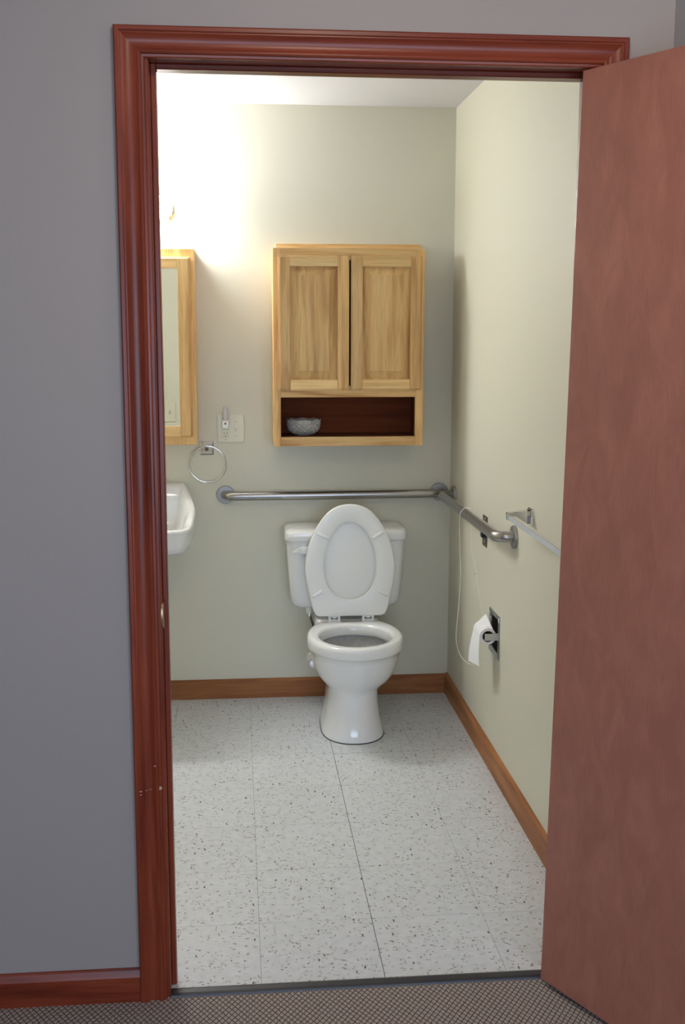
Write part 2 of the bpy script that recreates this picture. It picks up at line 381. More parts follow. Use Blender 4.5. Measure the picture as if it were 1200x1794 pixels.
# inner casing on the bathroom side
bm = bmesh.new()
for a in ((0.005, .065, 0, 2.2), (1.036, 1.096, 0, 2.2), (.065, 1.036, 2.14, 2.2)): box(bm, a[0], a[1], WT, WT+.014, a[2], a[3], bev=.002)
tag(obj('trim_5', bm, M_CHERRY[2]), 'red cherry casing on the bathroom side of the doorway', 'door casing', 'structure')
# threshold
bm = bmesh.new()
prof = [(-.004, 0), (-.002, .004), (.006, .0065), (.022, .0065), (.031, .0035), (.034, .0), (.034, -.002), (-.004, -.002)]
loft(bm, [[(x, y, z) for y, z in prof] for x in (JX0+.0005, JX1-.0005)])
tag(obj('trim_6', bm, M_RUBBER), 'black metal threshold strip between tile and carpet', 'threshold', 'structure')
# baseboards
def baseboard(name, pts, h, t, mat, label, chamf=.008):
    """pts: the two wall-line ends, board grows to the left of the direction"""
    (xa, ya), (xb, yb) = pts; d = Vector((xb-xa, yb-ya)).normalized(); nrm = Vector((-d.y, d.x))
    prof = [(0, 0), (t, 0), (t, h-chamf*1.6), (t*.55, h-chamf*.3), (t*.35, h), (0, h)]
    bm = bmesh.new(); loft(bm, [[(x+nrm.x*o, y+nrm.y*o, z) for o, z in prof] for x, y in ((xa, ya), (xb, yb))])
    return tag(obj(name, bm, mat), label, 'baseboard', 'structure')
baseboard('baseboard_front', [(-.0005, 0), (-2.0, 0)], .082, .013, M_CHERRY[0], 'dark red cherry baseboard on the hall carpet', .012)
baseboard('baseboard_back', [(XR-.014, D), (XL+.0005, D)], .084, .014, M_BASE[0], 'honey brown baseboard behind the toilet', .006)
baseboard('baseboard_right', [(XR, .13), (XR, D)], .089, .014, M_BASE[1], 'honey brown baseboard along the grab bar wall', .006)
baseboard('baseboard_left', [(XL, D-.014), (XL, .13)], .084, .014, M_BASE[1], 'honey brown baseboard below the left bathroom wall', .006)

# ------------------------------------------------------------------ the open door (swung into the hall)
HB = Vector((.967, -.022, 0)); ANG = R_(-61.6)
dr = Vector((math.cos(ANG), math.sin(ANG), 0)); nr = Vector((math.cos(ANG+math.pi/2), math.sin(ANG+math.pi/2), 0))  # nr points away from the visible face
LEAN = .030/2.12
def dpt(a, b, z): return HB + dr*a + nr*b + Vector((LEAN*z, 0, z))
dd = root('door_1', tuple(HB), 'reddish brown cherry veneer slab door standing open into the hall', 'door', kind='structure')
bm = bmesh.new(); c8 = []
for z in (.012, 2.131):
    for a, b in ((0, 0), (.915, 0), (.915, .044), (0, .044)): c8.append(bm.verts.new(dpt(a, b, z)))
for f in ((0, 1, 2, 3), (4, 5, 6, 7), (0, 1, 5, 4), (1, 2, 6, 5), (2, 3, 7, 6), (3, 0, 4, 7)): bm.faces.new([c8[i] for i in f])
bmesh.ops.bevel(bm, geom=bm.edges[:], offset=.0015, segments=1, affect='EDGES')
obj('slab', bm, M_DOOR, dd)
for hz in (.22, 1.1, 1.93):
    bm = bmesh.new(); c = dpt(-.004, .052, hz); lathe(bm, c, (LEAN, 0, 1), [(.006, 0), (.0075, .002), (.0075, .098), (.006, .1)], 14)
    obj('hinge', bm, M_BRASS, dd, smooth=40, label='aged brass hinge barrel')
for sgn, b0 in ((-1, 0), (1, .044)):
    bm = bmesh.new(); lathe(bm, dpt(.855, b0, .95), nr*sgn, [(.031, 0), (.031, .004), (.012, .009), (.011, .03), (.024, .04), (.028, .052), (.024, .062), (.008, .066)], 28)
    obj('knob', bm, M_BRASS, dd, smooth=50, label='aged brass round knob')

# ------------------------------------------------------------------ toilet
XT = .689; XB = .6965
toilet = root('toilet', (XT, 1.95, 0), 'white two-piece toilet with its seat and lid raised', 'toilet')
def sect(z, hw, yf, yb, ym, nf=2.0, nb=2.0, clip=None, n=72, xc=XB):
    out = []
    for k in range(n):
        a = 2*math.pi*k/n; c, s = math.cos(a), math.sin(a)
        e = 2/(nf if s < 0 else nb)
        x = math.copysign(abs(c)**e, c)*hw
        y = ym + (math.copysign(abs(s)**e, s))*((ym-yf) if s < 0 else (yb-ym))
        if clip: y = min(y, clip)
        out.append((xc+x, y, z))
    return out
bm = bmesh.new()
xf = .690
ext = [sect(0.0, .1235, 1.628, 2.12, 1.80, 2.3, 2.6, xc=xf), sect(.012, .1235, 1.627, 2.12, 1.80, 2.3, 2.6, xc=xf), sect(.03, .118, 1.632, 2.11, 1.80, 2.3, 2.6, xc=xf),
       sect(.08, .106, 1.642, 2.10, 1.80, 2.3, 2.6, xc=xf), sect(.13, .1005, 1.650, 2.10, 1.80, 2.3, 2.6, xc=xf), sect(.175, .0985, 1.655, 2.10, 1.80, 2.3, 2.6, xc=xf),
       sect(.192, .101, 1.652, 2.10, 1.79, 2.2, 2.5, xc=xf+.002), sect(.205, .112, 1.642, 2.10, 1.79, 2.1, 2.5, xc=xf+.004), sect(.225, .133, 1.622, 2.10, 1.78, 2.05, 2.4), sect(.25, .1505, 1.602, 2.09, 1.77, 2, 2.3),
       sect(.285, .1645, 1.582, 2.07, 1.76, 2, 2.2), sect(.325, .1745, 1.566, 2.04, 1.76, 2, 2.1), sect(.350, .179, 1.556, 2.03, 1.76, 2, 2.1), sect(.354, .183, 1.548, 2.03, 1.76, 2, 2, 1.975),
       sect(.358, .1865, 1.538, 2.03, 1.76, 2, 2, 1.972), sect(.366, .188, 1.534, 2.03, 1.76, 2, 2, 1.970), sect(.388, .1875, 1.530, 2.03, 1.76, 2, 2, 1.968), sect(.397, .1855, 1.532, 2.025, 1.76, 2, 2, 1.966),
       sect(.403, .1805, 1.537, 2.02, 1.76, 2, 2, 1.962), sect(.405, .173, 1.545, 2.01, 1.76, 2, 2, 1.955),
       sect(.4045, .150, 1.566, 1.92, 1.745), sect(.401, .1435, 1.572, 1.908, 1.745), sect(.392, .140, 1.576, 1.902, 1.745), sect(.368, .139, 1.578, 1.90, 1.745), sect(.360, .1405, 1.576, 1.902, 1.745),
       sect(.357, .146, 1.570, 1.907, 1.745)]
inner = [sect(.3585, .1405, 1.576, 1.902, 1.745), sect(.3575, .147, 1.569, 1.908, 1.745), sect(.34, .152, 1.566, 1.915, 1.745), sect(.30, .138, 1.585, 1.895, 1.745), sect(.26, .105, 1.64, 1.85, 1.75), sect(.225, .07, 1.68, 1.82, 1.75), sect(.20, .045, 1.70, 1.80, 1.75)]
loft(bm, ext, True, False)
bowl = obj('bowl', bm, M_PORC, toilet, smooth=50)
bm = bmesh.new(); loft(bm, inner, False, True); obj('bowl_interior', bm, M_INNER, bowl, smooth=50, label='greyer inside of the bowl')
bm = bmesh.new(); loft(bm, [rrect(XT-.13, XT+.13, 1.985, 2.20, .03, z) for z in (.25, .395)] + [rrect(XT-.125, XT+.125, 1.99, 2.195, .03, .402)])
obj('tank_deck', bm, M_PORC, toilet, smooth=40)
bm = bmesh.new(); loft(bm, [sect(.2455, .096, 1.655, 1.84, 1.75), sect(.2465, .0955, 1.656, 1.839, 1.75)])
obj('water', bm, M_WATER, toilet)
bm = bmesh.new(); loft(bm, [sect(.0002, .1255, 1.625, 2.12, 1.80, 2.3, 2.6, xc=xf), sect(.0035, .1245, 1.6265, 2.12, 1.80, 2.3, 2.6, xc=xf)])
obj('base_caulk', bm, M_CAULK, toilet, label='dark caulk line round the foot')
# tank
bm = bmesh.new()
def tk(z, hw, yf, r=.045): return rrect(XT-hw, XT+hw, yf, 2.222, r, z, 8)
loft(bm, [tk(.436, .196, 2.068, .04), tk(.440, .210, 2.056), tk(.450, .2195, 2.047), tk(.466, .2255, 2.042), tk(.49, .229, 2.039), tk(.60, .2375, 2.033), tk(.70, .2435, 2.029), tk(.724, .2445, 2.028)])
tank = obj('tank', bm, M_PORC, toilet, smooth=50)
bm = bmesh.new()
def tl(z, d): return rrect(XT-.2525+d, XT+.2525-d, 2.016+d, 2.228-d*.6, .04, z, 8)
loft(bm, [tl(.7245, .006), tl(.7250, .002), tl(.728, 0), tl(.752, .001), tl(.762, .004), tl(.768, .010), tl(.771, .020), tl(.7725, .035)])
obj('tank_lid', bm, M_PORC, tank, smooth=50)
bm = bmesh.new()
box(bm, .497, .536, 2.004, 2.034, .674, .704, bev=.003, seg=2)
loft(bm, [[(.499, 2.003, .7035), (.499, 2.020, .7035), (.499, 2.020, .681), (.499, 2.003, .681)], [(.482, 2.000, .697), (.482, 2.012, .697), (.482, 2.012, .683), (.482, 2.000, .683)], [(.463, 1.998, .687), (.463, 2.006, .687), (.463, 2.006, .681), (.463, 1.998, .681)]])
obj('flush_lever', bm, M_PLAST, tank, smooth=30)
# seat ring and lid in their own leaning plane
SO = Vector((.697, 1.958, .4275)); LN = R_(3.5)
SV = Vector((0, math.sin(LN), math.cos(LN))); SN = Vector((0, -math.cos(LN), math.sin(LN))); SU = Vector((1, 0, 0))
def sp(u, v, n): return SO + SU*u + SV*v + SN*n
K = .000699
outer = [(185, 886), (204, 874), (223, 828), (236, 759), (250, 700), (260, 621), (258, 560), (243, 483), (229, 440), (206, 390), (181, 345), (152, 305), (122, 274), (82, 249), (42, 236), (0, 232)]
hole = [(0, 788), (32, 785), (62, 775), (95, 752), (130, 705), (147, 640), (149, 580), (140, 510), (120, 450), (93, 400), (62, 365), (30, 347), (0, 342)]
def resample(pts, c=(0, .23), n=96):
    P = [(x*K, (885-y)*K) for x, y in pts]
    P = [(q.x, q.y) for q in smooth_path([(x, y, 0) for x, y in P], 8)]
    if pts[0][0] > 0: P = [(0, P[0][1])] + P
    full = P + [(-x, y) for x, y in P[::-1]]
    out = []
    for k in range(n):
        a = 2*math.pi*(k+.5)/n - math.pi/2; dx, dy = math.cos(a), math.sin(a); best = None
        for i in range(len(full)):
            (x0, y0), (x1, y1) = full[i], full[(i+1) % len(full)]
            ex, ey = x1-x0, y1-y0; den = dx*ey-dy*ex
            if abs(den) < 1e-12: continue
            px, py = x0-c[0], y0-c[1]; t = (px*ey-py*ex)/den; s = (px*dy-py*dx)/den
            if t > 0 and -1e-6 <= s <= 1+1e-6: best = t if best is None else max(best, t)
        out.append((c[0]+dx*best, c[1]+dy*best))
    return out
O_, H_ = resample(outer), resample(hole)
def off(P, d, c=(0, .23)):
    out = []
    for x, y in P:
        l = math.hypot(x-c[0], y-c[1]); out.append((x+(x-c[0])/l*d, y+(y-c[1])/l*d))
    return out
R = lambda P, n: [sp(u, v, n) for u, v in P]
bm = bmesh.new()
loft(bm, [R(O_, 0.002), R(O_, .009), R(off(O_, -.0015), .0125), R(off(O_, -.006), .0148), R(off(O_, -.02), .0152), R(off(H_, .012), .0152), R(off(H_, .0045), .0140), R(off(H_, .0008), .0105), R(H_, .007), R(off(H_, .002), .002)], closed=True)
seat = obj('seat', bm, M_PLAST, toilet, smooth=40)
bm = bmesh.new()
LO = off(O_, -.0025)
loft(bm, [R(off(LO, -.012), -.021), R(off(LO, -.004), -.0195), R(LO, -.015), R(LO, -.009), R(off(LO, -.004), -.0065), R(off(LO, -.03), -.006)])
obj('seat_lid', bm, M_PLAST, toilet, smooth=40)
for (xa, ya), (xb, yb) in (((268, 396), (340, 432)), ((588, 432), (658, 394)), ((242, 770), (303, 733)), ((618, 733), (685, 768))):
    a = Vector(((xa-462)*K, (885-ya)*K)); b = Vector(((xb-462)*K, (885-yb)*K)); d = (b-a); L = d.length; d.normalize(); e = Vector((-d.y, d.x))
    bm = bmesh.new(); rings = []
    for s, hh in ((0, .3), (.06, .85), (.15, 1), (.85, 1), (.94, .85), (1, .3)):
        c = a + d*L*s; wv = .0068*(.75+.25*hh)
        rings.append([sp(c.x+e.x*q*wv, c.y+e.y*q*wv, .0148+.0075*h*hh) for q, h in ((-1, 0), (-1, .6), (-.55, 1), (.55, 1), (1, .6), (1, 0))])
    loft(bm, rings); obj('bumper', bm, M_PLAST, seat, smooth=30)
for hx in (.632, .770):
    bm = bmesh.new()
    for s in (-1, 1): box(bm, hx+s*.0195-.0045, hx+s*.0195+.0045, 1.950, 1.975, .404, .431, bev=.0015)
    box(bm, hx-.0155, hx+.0155, 1.958, 1.975, .404, .412, bev=.0015)
    tube(bm, [(hx-.022, 1.960, .423), (hx+.022, 1.960, .423)], .0042, 12)
    box(bm, hx-.0062, hx+.0062, 1.948, 1.966, .418, .442, bev=.0015)
    box(bm, hx-.026, hx+.026, 1.955, 1.990, .401, .406, bev=.001)
    obj('hinge', bm, M_PLAST, toilet)
# shutoff valve, hose and tank nut
sv = root('shutoff_valve', (.557, 2.20, .17), 'chrome shutoff valve with dark braided hose, behind the left of the toilet bowl', 'valve')
bm = bmesh.new(); lathe(bm, (.562, D, .17), (0, -1, 0), [(.03, 0), (.029, .003), (.012, .010), (.009, .011), (.009, .05), (.012, .052), (.012, .075), (.004, .078)], 28)
obj('valve_body', bm, M_CHROME, sv, smooth=40)
bm = bmesh.new(); lathe(bm, (.562, D-.078, .17), (0, -1, 0), [(.005, 0), (.005, .008), (.019, .010), (.020, .013), (.019, .017), (.006, .019)], 10)
obj('handle', bm, M_CHROME, sv, smooth=20)
bm = bmesh.new(); tube(bm, smooth_path([(.562, D-.064, .178), (.562, 2.172, .22), (.566, 2.165, .30), (.552, 2.13, .36), (.540, 2.11, .405)], 8), .0048, 10)
obj('supply_hose', bm, M_DARKMET, sv, smooth=50)
bm = bmesh.new(); lathe(bm, (.538, 2.10, .404), (0, 0, 1), [(.009, 0), (.0125, .002), (.0135, .010), (.0135, .026), (.010, .0315)], 12)
obj('tank_nut', bm, M_PLAST, sv, label='white plastic coupling nut')
obj('nut_collar', (lambda b: lathe(b, (.539, 2.105, .388), (0, 0, 1), [(.006, 0), (.0065, .002), (.0065, .014), (.005, .016)], 12))(bmesh.new()), M_CHROME, sv, smooth=40)

# ------------------------------------------------------------------ wall cabinet above the toilet
CX0, CX1, CZ0, CZ1, CYF = .395, 1.000, 1.112, 1.894, 2.040
cab = root('wall_cabinet', ((CX0+CX1)/2, D, CZ0), 'honey oak wall cabinet with two raised-panel doors above an open shelf', 'cabinet')
obj('side_panel', B(CX0, CX0+.016, CYF+.019, D, CZ0, CZ1, bev=.001), M_OAK[2], cab)
obj('side_panel', B(CX1-.016, CX1, CYF+.019, D, CZ0, CZ1, bev=.001), M_OAK[2], cab)
obj('top_panel', B(CX0+.016, CX1-.016, CYF+.019, D, CZ1-.03, CZ1-.015), M_OAK[0], cab)
obj('bottom_panel', B(CX0+.016, CX1-.016, CYF+.019, D-.014, CZ0+.022, CZ0+.037), M_SHELF, cab, label='dark brown shelf board')
obj('middle_panel', B(CX0+.016, CX1-.016, CYF+.019, D-.014, 1.309, 1.324), M_SHELF, cab)
obj('back_panel', B(CX0+.016, CX1-.016, D-.014, D-.008, CZ0+.022, CZ1-.03), M_SHELF, cab, label='dark brown back panel')
for a in ((CX0+.016, CX0+.0215), (CX1-.0215, CX1-.016)):
    obj('shelf_lining', B(a[0], a[1], CYF+.019, D-.014, CZ0+.037, 1.309), M_SHELF, cab, label='dark brown inner side')
obj('cleat', B(.414, 1.012, D-.020, D, CZ1-.004, 1.9235, bev=.001), M_OAKL[0], cab, label='pale oak strip on top')
# face frame
FY0, FY1 = CYF, CYF+.019
obj('stile', B(CX0, CX0+.029, FY0, FY1, CZ0, CZ1, bev=.001), M_OAK[2], cab)
obj('stile', B(CX1-.032, CX1, FY0, FY1, CZ0, CZ1, bev=.001), M_OAK[2], cab)
obj('rail', B(CX0+.029, CX1-.032, FY0, FY1, CZ1-.045, CZ1, bev=.0008), M_OAK[0], cab)
obj('rail', B(CX0+.029, CX1-.032, FY0, FY1, 1.309, 1.355, bev=.0008), M_OAK[0], cab)
obj('rail', B(CX0+.029, CX1-.032, FY0, FY1, CZ0, 1.149, bev=.0008), M_OAK[0], cab)
def frame_piece(x0, x1, z0, z1, y0, y1, outer_sides, inner_side):
    bm = B(x0, x1, y0, y1, z0, z1, bev=.0012); return bm
def raised_door(x0, x1, z0, z1, yb, sw, parent_name='door', parent=None, panel=None, mats=(M_OAK, M_OAKL), label=None):
    y0 = yb-.019
    d = bpy.data.objects.new(parent_name, None); COL.objects.link(d); d.parent = parent
    d.location = Vector(((x0+x1)/2, yb, (z0+z1)/2)) - parent.location
    # outer edge has a stepped bevel
    def edge_piece(a, b, c, e, axis, m):
        bm = bmesh.new()
        box(bm, a, b, y0+.005, yb, c, e, bev=.001)
        # front step inset on the outer edges
        ia = a+.005 if abs(a-x0) < 1e-6 else a; ib = b-.005 if abs(b-x1) < 1e-6 else b
        ic = c+.005 if abs(c-z0) < 1e-6 else c; ie = e-.005 if abs(e-z1) < 1e-6 else e
        box(bm, ia, ib, y0, y0+.006, ic, ie, bev=.0013)
        return bm
    obj('stile', edge_piece(x0, x0+sw, z0, z1, 2, 0), mats[0][2], d)
    obj('stile', edge_piece(x1-sw, x1, z0, z1, 2, 0), mats[0][2], d)
    obj('rail', edge_piece(x0+sw, x1-sw, z1-sw+.004, z1, 0, 0), mats[1][0], d)
    obj('rail', edge_piece(x0+sw, x1-sw, z0, z0+sw-.004, 0, 0), mats[1][0], d)
    px0, px1, pz0, pz1 = x0+sw, x1-sw, z0+sw-.004, z1-sw+.004
    if panel:
        bm = bmesh.new(); fb = panel
        rr = lambda i, y: [(px0+i, y, pz0+i), (px1-i, y, pz0+i), (px1-i, y, pz1-i), (px0+i, y, pz1-i)]
        loft(bm, [rr(0, yb-.002), rr(0, y0+.014), rr(.004, y0+.014), rr(fb-.0035, y0+.0055), rr(fb-.0030, y0+.0015), rr(fb, y0+.0008)])
        obj('panel', bm, mats[0][2], d)
    return d, (px0, px1, pz0, pz1, y0)
raised_door(.416, .6965, 1.338, 1.865, CYF-.001, .046, parent=cab, panel=.036)
raised_door(.7035, .988, 1.338, 1.865, CYF-.001, .046, parent=cab, panel=.036)

# cut glass bowl on the open shelf
gb = root('glass_bowl', (.520, 2.130, CZ0+.037), 'clear cut-glass bowl on the dark open shelf', 'bowl')
bm = bmesh.new(); n = 32; rings = []
zb = CZ0+.0372
prof = [(.030, 0, 0), (.034, .003, 0), (.046, .008, .002), (.058, .018, .0030), (.0645, .028, .0034), (.0675, .038, .0034), (.0685, .048, .0034), (.0695, .058, .0030), (.071, .0655, .0),
        (.067, .0650, .001), (.060, .056, 0), (.057, .036, 0), (.050, .022, 0), (.036, .014, 0), (.02, .011, 0)]
for i, (r, z, am) in enumerate(prof):
    ring = []
    for k in range(n):
        q = am*(1 if (k + i) % 2 else -1)
        zz = z + (.0022*math.cos(2*math.pi*k/4) if i in (7, 8, 9) else 0)
        a = 2*math.pi*(k + (.5 if i % 2 and am else 0)*0)/n; ring.append((.520+(r+q)*math.cos(a), 2.130+(r+q)*math.sin(a), zb+zz))
    rings.append(ring)
loft(bm, rings)
bmesh.ops.triangulate(bm, faces=[f for f in bm.faces if len(f.verts) == 4])
obj('bowl_body', bm, M_GLASS, gb)

# ------------------------------------------------------------------ mirror cabinet over the sink
MX0, MX1, MZ0, MZ1 = -.53, .087, 1.112, 1.895
mc = root('mirror_cabinet', ((MX0+MX1)/2, D, MZ0), 'honey oak framed mirror cabinet on the wall over the sink', 'mirror cabinet')
bm = B(MX0, MX1, 2.135, D, MZ0, MZ1, bev=.002); obj('cabinet_body', bm, M_OAK[2], mc)
d, (a0, a1, c0, c1, y0) = raised_door(MX0+.018, .068, 1.146, 1.861, 2.134, .049, parent=mc)
obj('mirror_glass', B(a0-.003, a1+.003, 2.1225, 2.127, c0-.003, c1+.003), M_MIRROR, d, label='silvered mirror pane')

# vanity light over the mirror
vl = root('vanity_light', (-.265, D, 2.05), 'chrome vanity light bar with glowing round bulbs above the mirror', 'light fixture')
obj('bar', B(-.53, -.012, D-.028, D, 2.018, 2.082, bev=.004, seg=2), M_CHROME, vl)
for gx in (-.49, -.34, -.19, -.04):
    bm = bmesh.new(); lathe(bm, (gx, D-.027, 2.05), (0, -1, 0), [(.048, 0), (.050, .004), (.044, .012), (.030, .020), (.022, .028), (.020, .045)], 32)
    cup = obj('cup', bm, M_CHROME, vl, smooth=40)
    bm = bmesh.new(); bmesh.ops.create_uvsphere(bm, u_segments=32, v_segments=20, radius=.046, matrix=Matrix.Translation((gx, D-.107, 2.05)))
    obj('bulb', bm, M_GLOBE, cup, smooth=180, label='glowing frosted round bulb')

# ------------------------------------------------------------------ wall-hung sink
sk = root('sink', (-.181, D, .74), 'white wall-hung sink with a raised back, cut off by the left jamb', 'sink')
SX = -.181
# plan outline of the rim (half, from the back corner to the front centre): x offset, y, z of the top
pl = [(.211, 2.239, .944), (.216, 2.215, .938), (.240, 2.14, .900), (.2555, 2.08, .866), (.258, 2.02, .852), (.2545, 1.92, .838), (.250, 1.86, .828), (.243, 1.815, .824), (.226, 1.782, .822), (.195, 1.762, .822), (.10, 1.745, .822), (.0, 1.742, .822)]
pl = [(q.x, q.y, q.z) for q in smooth_path(pl, 4)]
full = [(SX+x, y, z) for x, y, z in pl] + [(SX-x, y, z) for x, y, z in pl[::-1][1:]]
cxy = Vector((SX, 2.0))
def inset(P, d, dz=0, ymax=2.239, zabs=None):
    out = []
    for x, y, z in P:
        v = Vector((x, y))-cxy; l = v.length; s = max(0, (l-d)/l); q = cxy+v*s
        out.append((q.x, min(q.y, ymax), (z+dz) if zabs is None else zabs))
    return out
bm = bmesh.new()
basin = lambda d, z: [(x, min(y, 2.12), z) for x, y, _ in inset(full, d)]
def zmix(P, z, k): return [(x, y, zz*(1-k)+z*k) for x, y, zz in P]
bot = lambda d, z: inset(full, d, 0, 2.239, z)
rings = [bot(.10, .719), bot(.04, .722), bot(.018, .732), bot(.007, .76), zmix(inset(full, .002), .79, 1), zmix(inset(full, 0), .80, .55), inset(full, 0, -.012), inset(full, .004, -.002), inset(full, .012, .0005), inset(full, .022, -.001, 2.215),
         zmix(inset(full, .034, -.008, 2.20), .80, .1), zmix(inset(full, .045, -.03, 2.19), .80, .35), zmix(inset(full, .06, 0, 2.17), .75, .8), inset(full, .09, 0, 2.14, .735), inset(full, .16, 0, 2.05, .728)]
loft(bm, rings)
obj('basin', bm, M_PORC, sk, smooth=60)
bm = bmesh.new(); lathe(bm, (SX, 2.0, .727), (0, 0, 1), [(.022, 0), (.022, .004), (.015, .005)], 24); obj('drain', bm, M_CHROME, sk, smooth=40)
bm = bmesh.new(); tube(bm, smooth_path([(SX, 2.0, .722), (SX, 2.0, .55), (SX, 2.03, .49), (SX, 2.08, .50), (SX, 2.11, .55), (SX, 2.16, .57), (SX, D, .57)], 6), .017, 16)
obj('drain_pipe', bm, M_CHROME, sk, smooth=50)
bm = bmesh.new(); lathe(bm, (SX, 2.175, .90), (0, 0, 1), [(.024, 0), (.022, .05), (.015, .06)], 20); tube(bm, smooth_path([(SX, 2.175, .945), (SX, 2.12, .975), (SX, 2.05, .96), (SX, 2.04, .945)], 6), .010, 14)
for s in (-1, 1): lathe(bm, (SX+s*.10, 2.185, .905), (0, 0, 1), [(.022, 0), (.018, .03), (.024, .035), (.022, .055)], 12)
obj('faucet', bm, M_CHROME, sk, smooth=40)

# ------------------------------------------------------------------ towel ring
tr = root('towel_ring', (.123, D, 1.088), 'chrome towel ring on a square faceted mount below the mirror cabinet', 'towel ring')
bm = bmesh.new(); cx, cz = .1215, 1.088
sq = lambda h, y: [(cx-h, y, cz-h), (cx+h, y, cz-h), (cx+h, y, cz+h), (cx-h, y, cz+h)]
loft(bm, [sq(.030, D), sq(.030, D-.004), sq(.027, D-.009), sq(.024, D-.0095), sq(.008, D-.034), sq(.0075, D-.046)])
obj('mount', bm, M_CHROME, tr)
bm = bmesh.new(); rc = Vector((.125, D-.039, 1.0225)); rr = .0755
ringpts = [rc + Vector((rr*math.sin(a), .010*(1-math.cos(a))*.5, rr*math.cos(a))) for a in [2*math.pi*k/64 for k in range(64)]]
rings = []
for k, p in enumerate(ringpts):
    a = 2*math.pi*k/64; rad = Vector((math.sin(a), 0, math.cos(a)))
    rings.append([p + rad*.0043*math.cos(b) + Vector((0, 1, 0))*.0043*math.sin(b) for b in [2*math.pi*j/10 for j in range(10)]])
loft(bm, rings, closed=True); obj('ring', bm, M_CHROME, tr, smooth=60)

# ------------------------------------------------------------------ outlet and switch plate with night light
op = root('outlet_switch_plate', (.2215, D, 1.168), 'ivory double wall plate with an outlet and a toggle switch', 'wall plate')
def plate(x0, x1, z0, z1, t=.0055):
    bm = bmesh.new(); q = lambda i, y: [(x0+i, y, z0+i), (x1-i, y, z0+i), (x1-i, y, z1-i), (x0+i, y, z1-i)]
    return loft(bm, [q(0, D), q(0, D-.002), q(.004, D-t), ])
obj('plate', plate(.1645, .2790, 1.110, 1.2255), M_IVORY, op)
for zc in (1.187, 1.148):
    o = obj('receptacle', B(.1865, .2135, D-.0085, D-.004, zc-.0165, zc+.0165, bev=.002, seg=2), M_IVORY, op)
    if zc < 1.16:
        bm = bmesh.new(); box(bm, .1935, .1950, D-.0092, D-.008, zc-.003, zc+.006); box(bm, .2050, .2065, D-.0092, D-.008, zc-.003, zc+.006); lathe(bm, (.200, D-.0082, zc-.010), (0, -1, 0), [(.0024, 0), (.0024, .001)], 10)
        obj('slots', bm, M_BLACK, o, label='dark slots')
bm = B(.2380, .2490, D-.0075, D-.004, 1.1555, 1.1795, bev=.001); o = obj('switch_frame', bm, M_IVORY, op)
bm = bmesh.new(); loft(bm, [[(.2398, D-.006, 1.160), (.2472, D-.006, 1.160), (.2472, D-.006, 1.176), (.2398, D-.006, 1.176)], [(.2405, D-.018, 1.1745), (.2465, D-.018, 1.1745), (.2465, D-.016, 1.182), (.2405, D-.016, 1.182)]])
obj('toggle', bm, M_PLAST, o)
for sx, sz in ((.2435, 1.198), (.2435, 1.138), (.200, 1.1235)):
    obj('screw', lathe(bmesh.new(), (sx, D-.0052, sz), (0, -1, 0), [(.0028, 0), (.0026, .0012), (.001, .0014)], 12), M_STEEL, op)
nl = root('night_light', (.200, D-.01, 1.19), 'plug-in night light with a tall clear shade in the upper outlet', 'night light')
nb = obj('body', B(.1868, .2132, D-.036, D-.0088, 1.172, 1.200, bev=.003, seg=2), M_PLAST, nl)
obj('sensor', lathe(bmesh.new(), (.200, D-.0358, 1.192), (0, -1, 0), [(.0042, 0), (.0038, .001)], 16), M_BLACK, nb, label='dark round light sensor')
obj('collar', B(.1855, .2145, D-.032, D-.0088, 1.199, 1.206, bev=.001), M_IVORY, nl)
bm = bmesh.new()
def el(z, a, b): return [(.200+a*math.cos(t), D-.024+b*math.sin(t), z) for t in [2*math.pi*k/28 for k in range(28)]]
loft(bm, [el(1.206, .0125, .0105), el(1.225, .0122, .011), el(1.245, .0108, .0105), el(1.258, .0082, .0085), el(1.266, .004, .004), el(1.2645, .0028, .003), el(1.256, .0066, .007), el(1.243, .0092, .009), el(1.225, .0106, .0095), el(1.207, .011, .009)])
obj('shade', bm, M_CLEAR, nl, smooth=60, label='clear plastic shade')

# single switch plate on the doorway wall, seen in the mirror
sp_ = root('switch_plate', (-.136, WT, 1.103), 'ivory single switch plate, seen only in the mirror glass', 'wall plate')
bm = bmesh.new(); q = lambda i, y: [(-.171+i, y, 1.0455+i), (-.101-i, y, 1.0455+i), (-.101-i, y, 1.1605-i), (-.171+i, y, 1.1605-i)]
loft(bm, [q(0, WT), q(0, WT+.002), q(.004, WT+.0055)]); obj('plate', bm, M_IVORY, sp_)
bm = B(-.1415, -.1305, WT+.004, WT+.0075, 1.091, 1.115); obj('switch_frame', bm, simple('grey_ivory', lin(170, 166, 148), .4), sp_)
obj('toggle', B(-.1395, -.1325, WT+.006, WT+.017, 1.104, 1.113, bev=.001), M_PLAST, sp_)

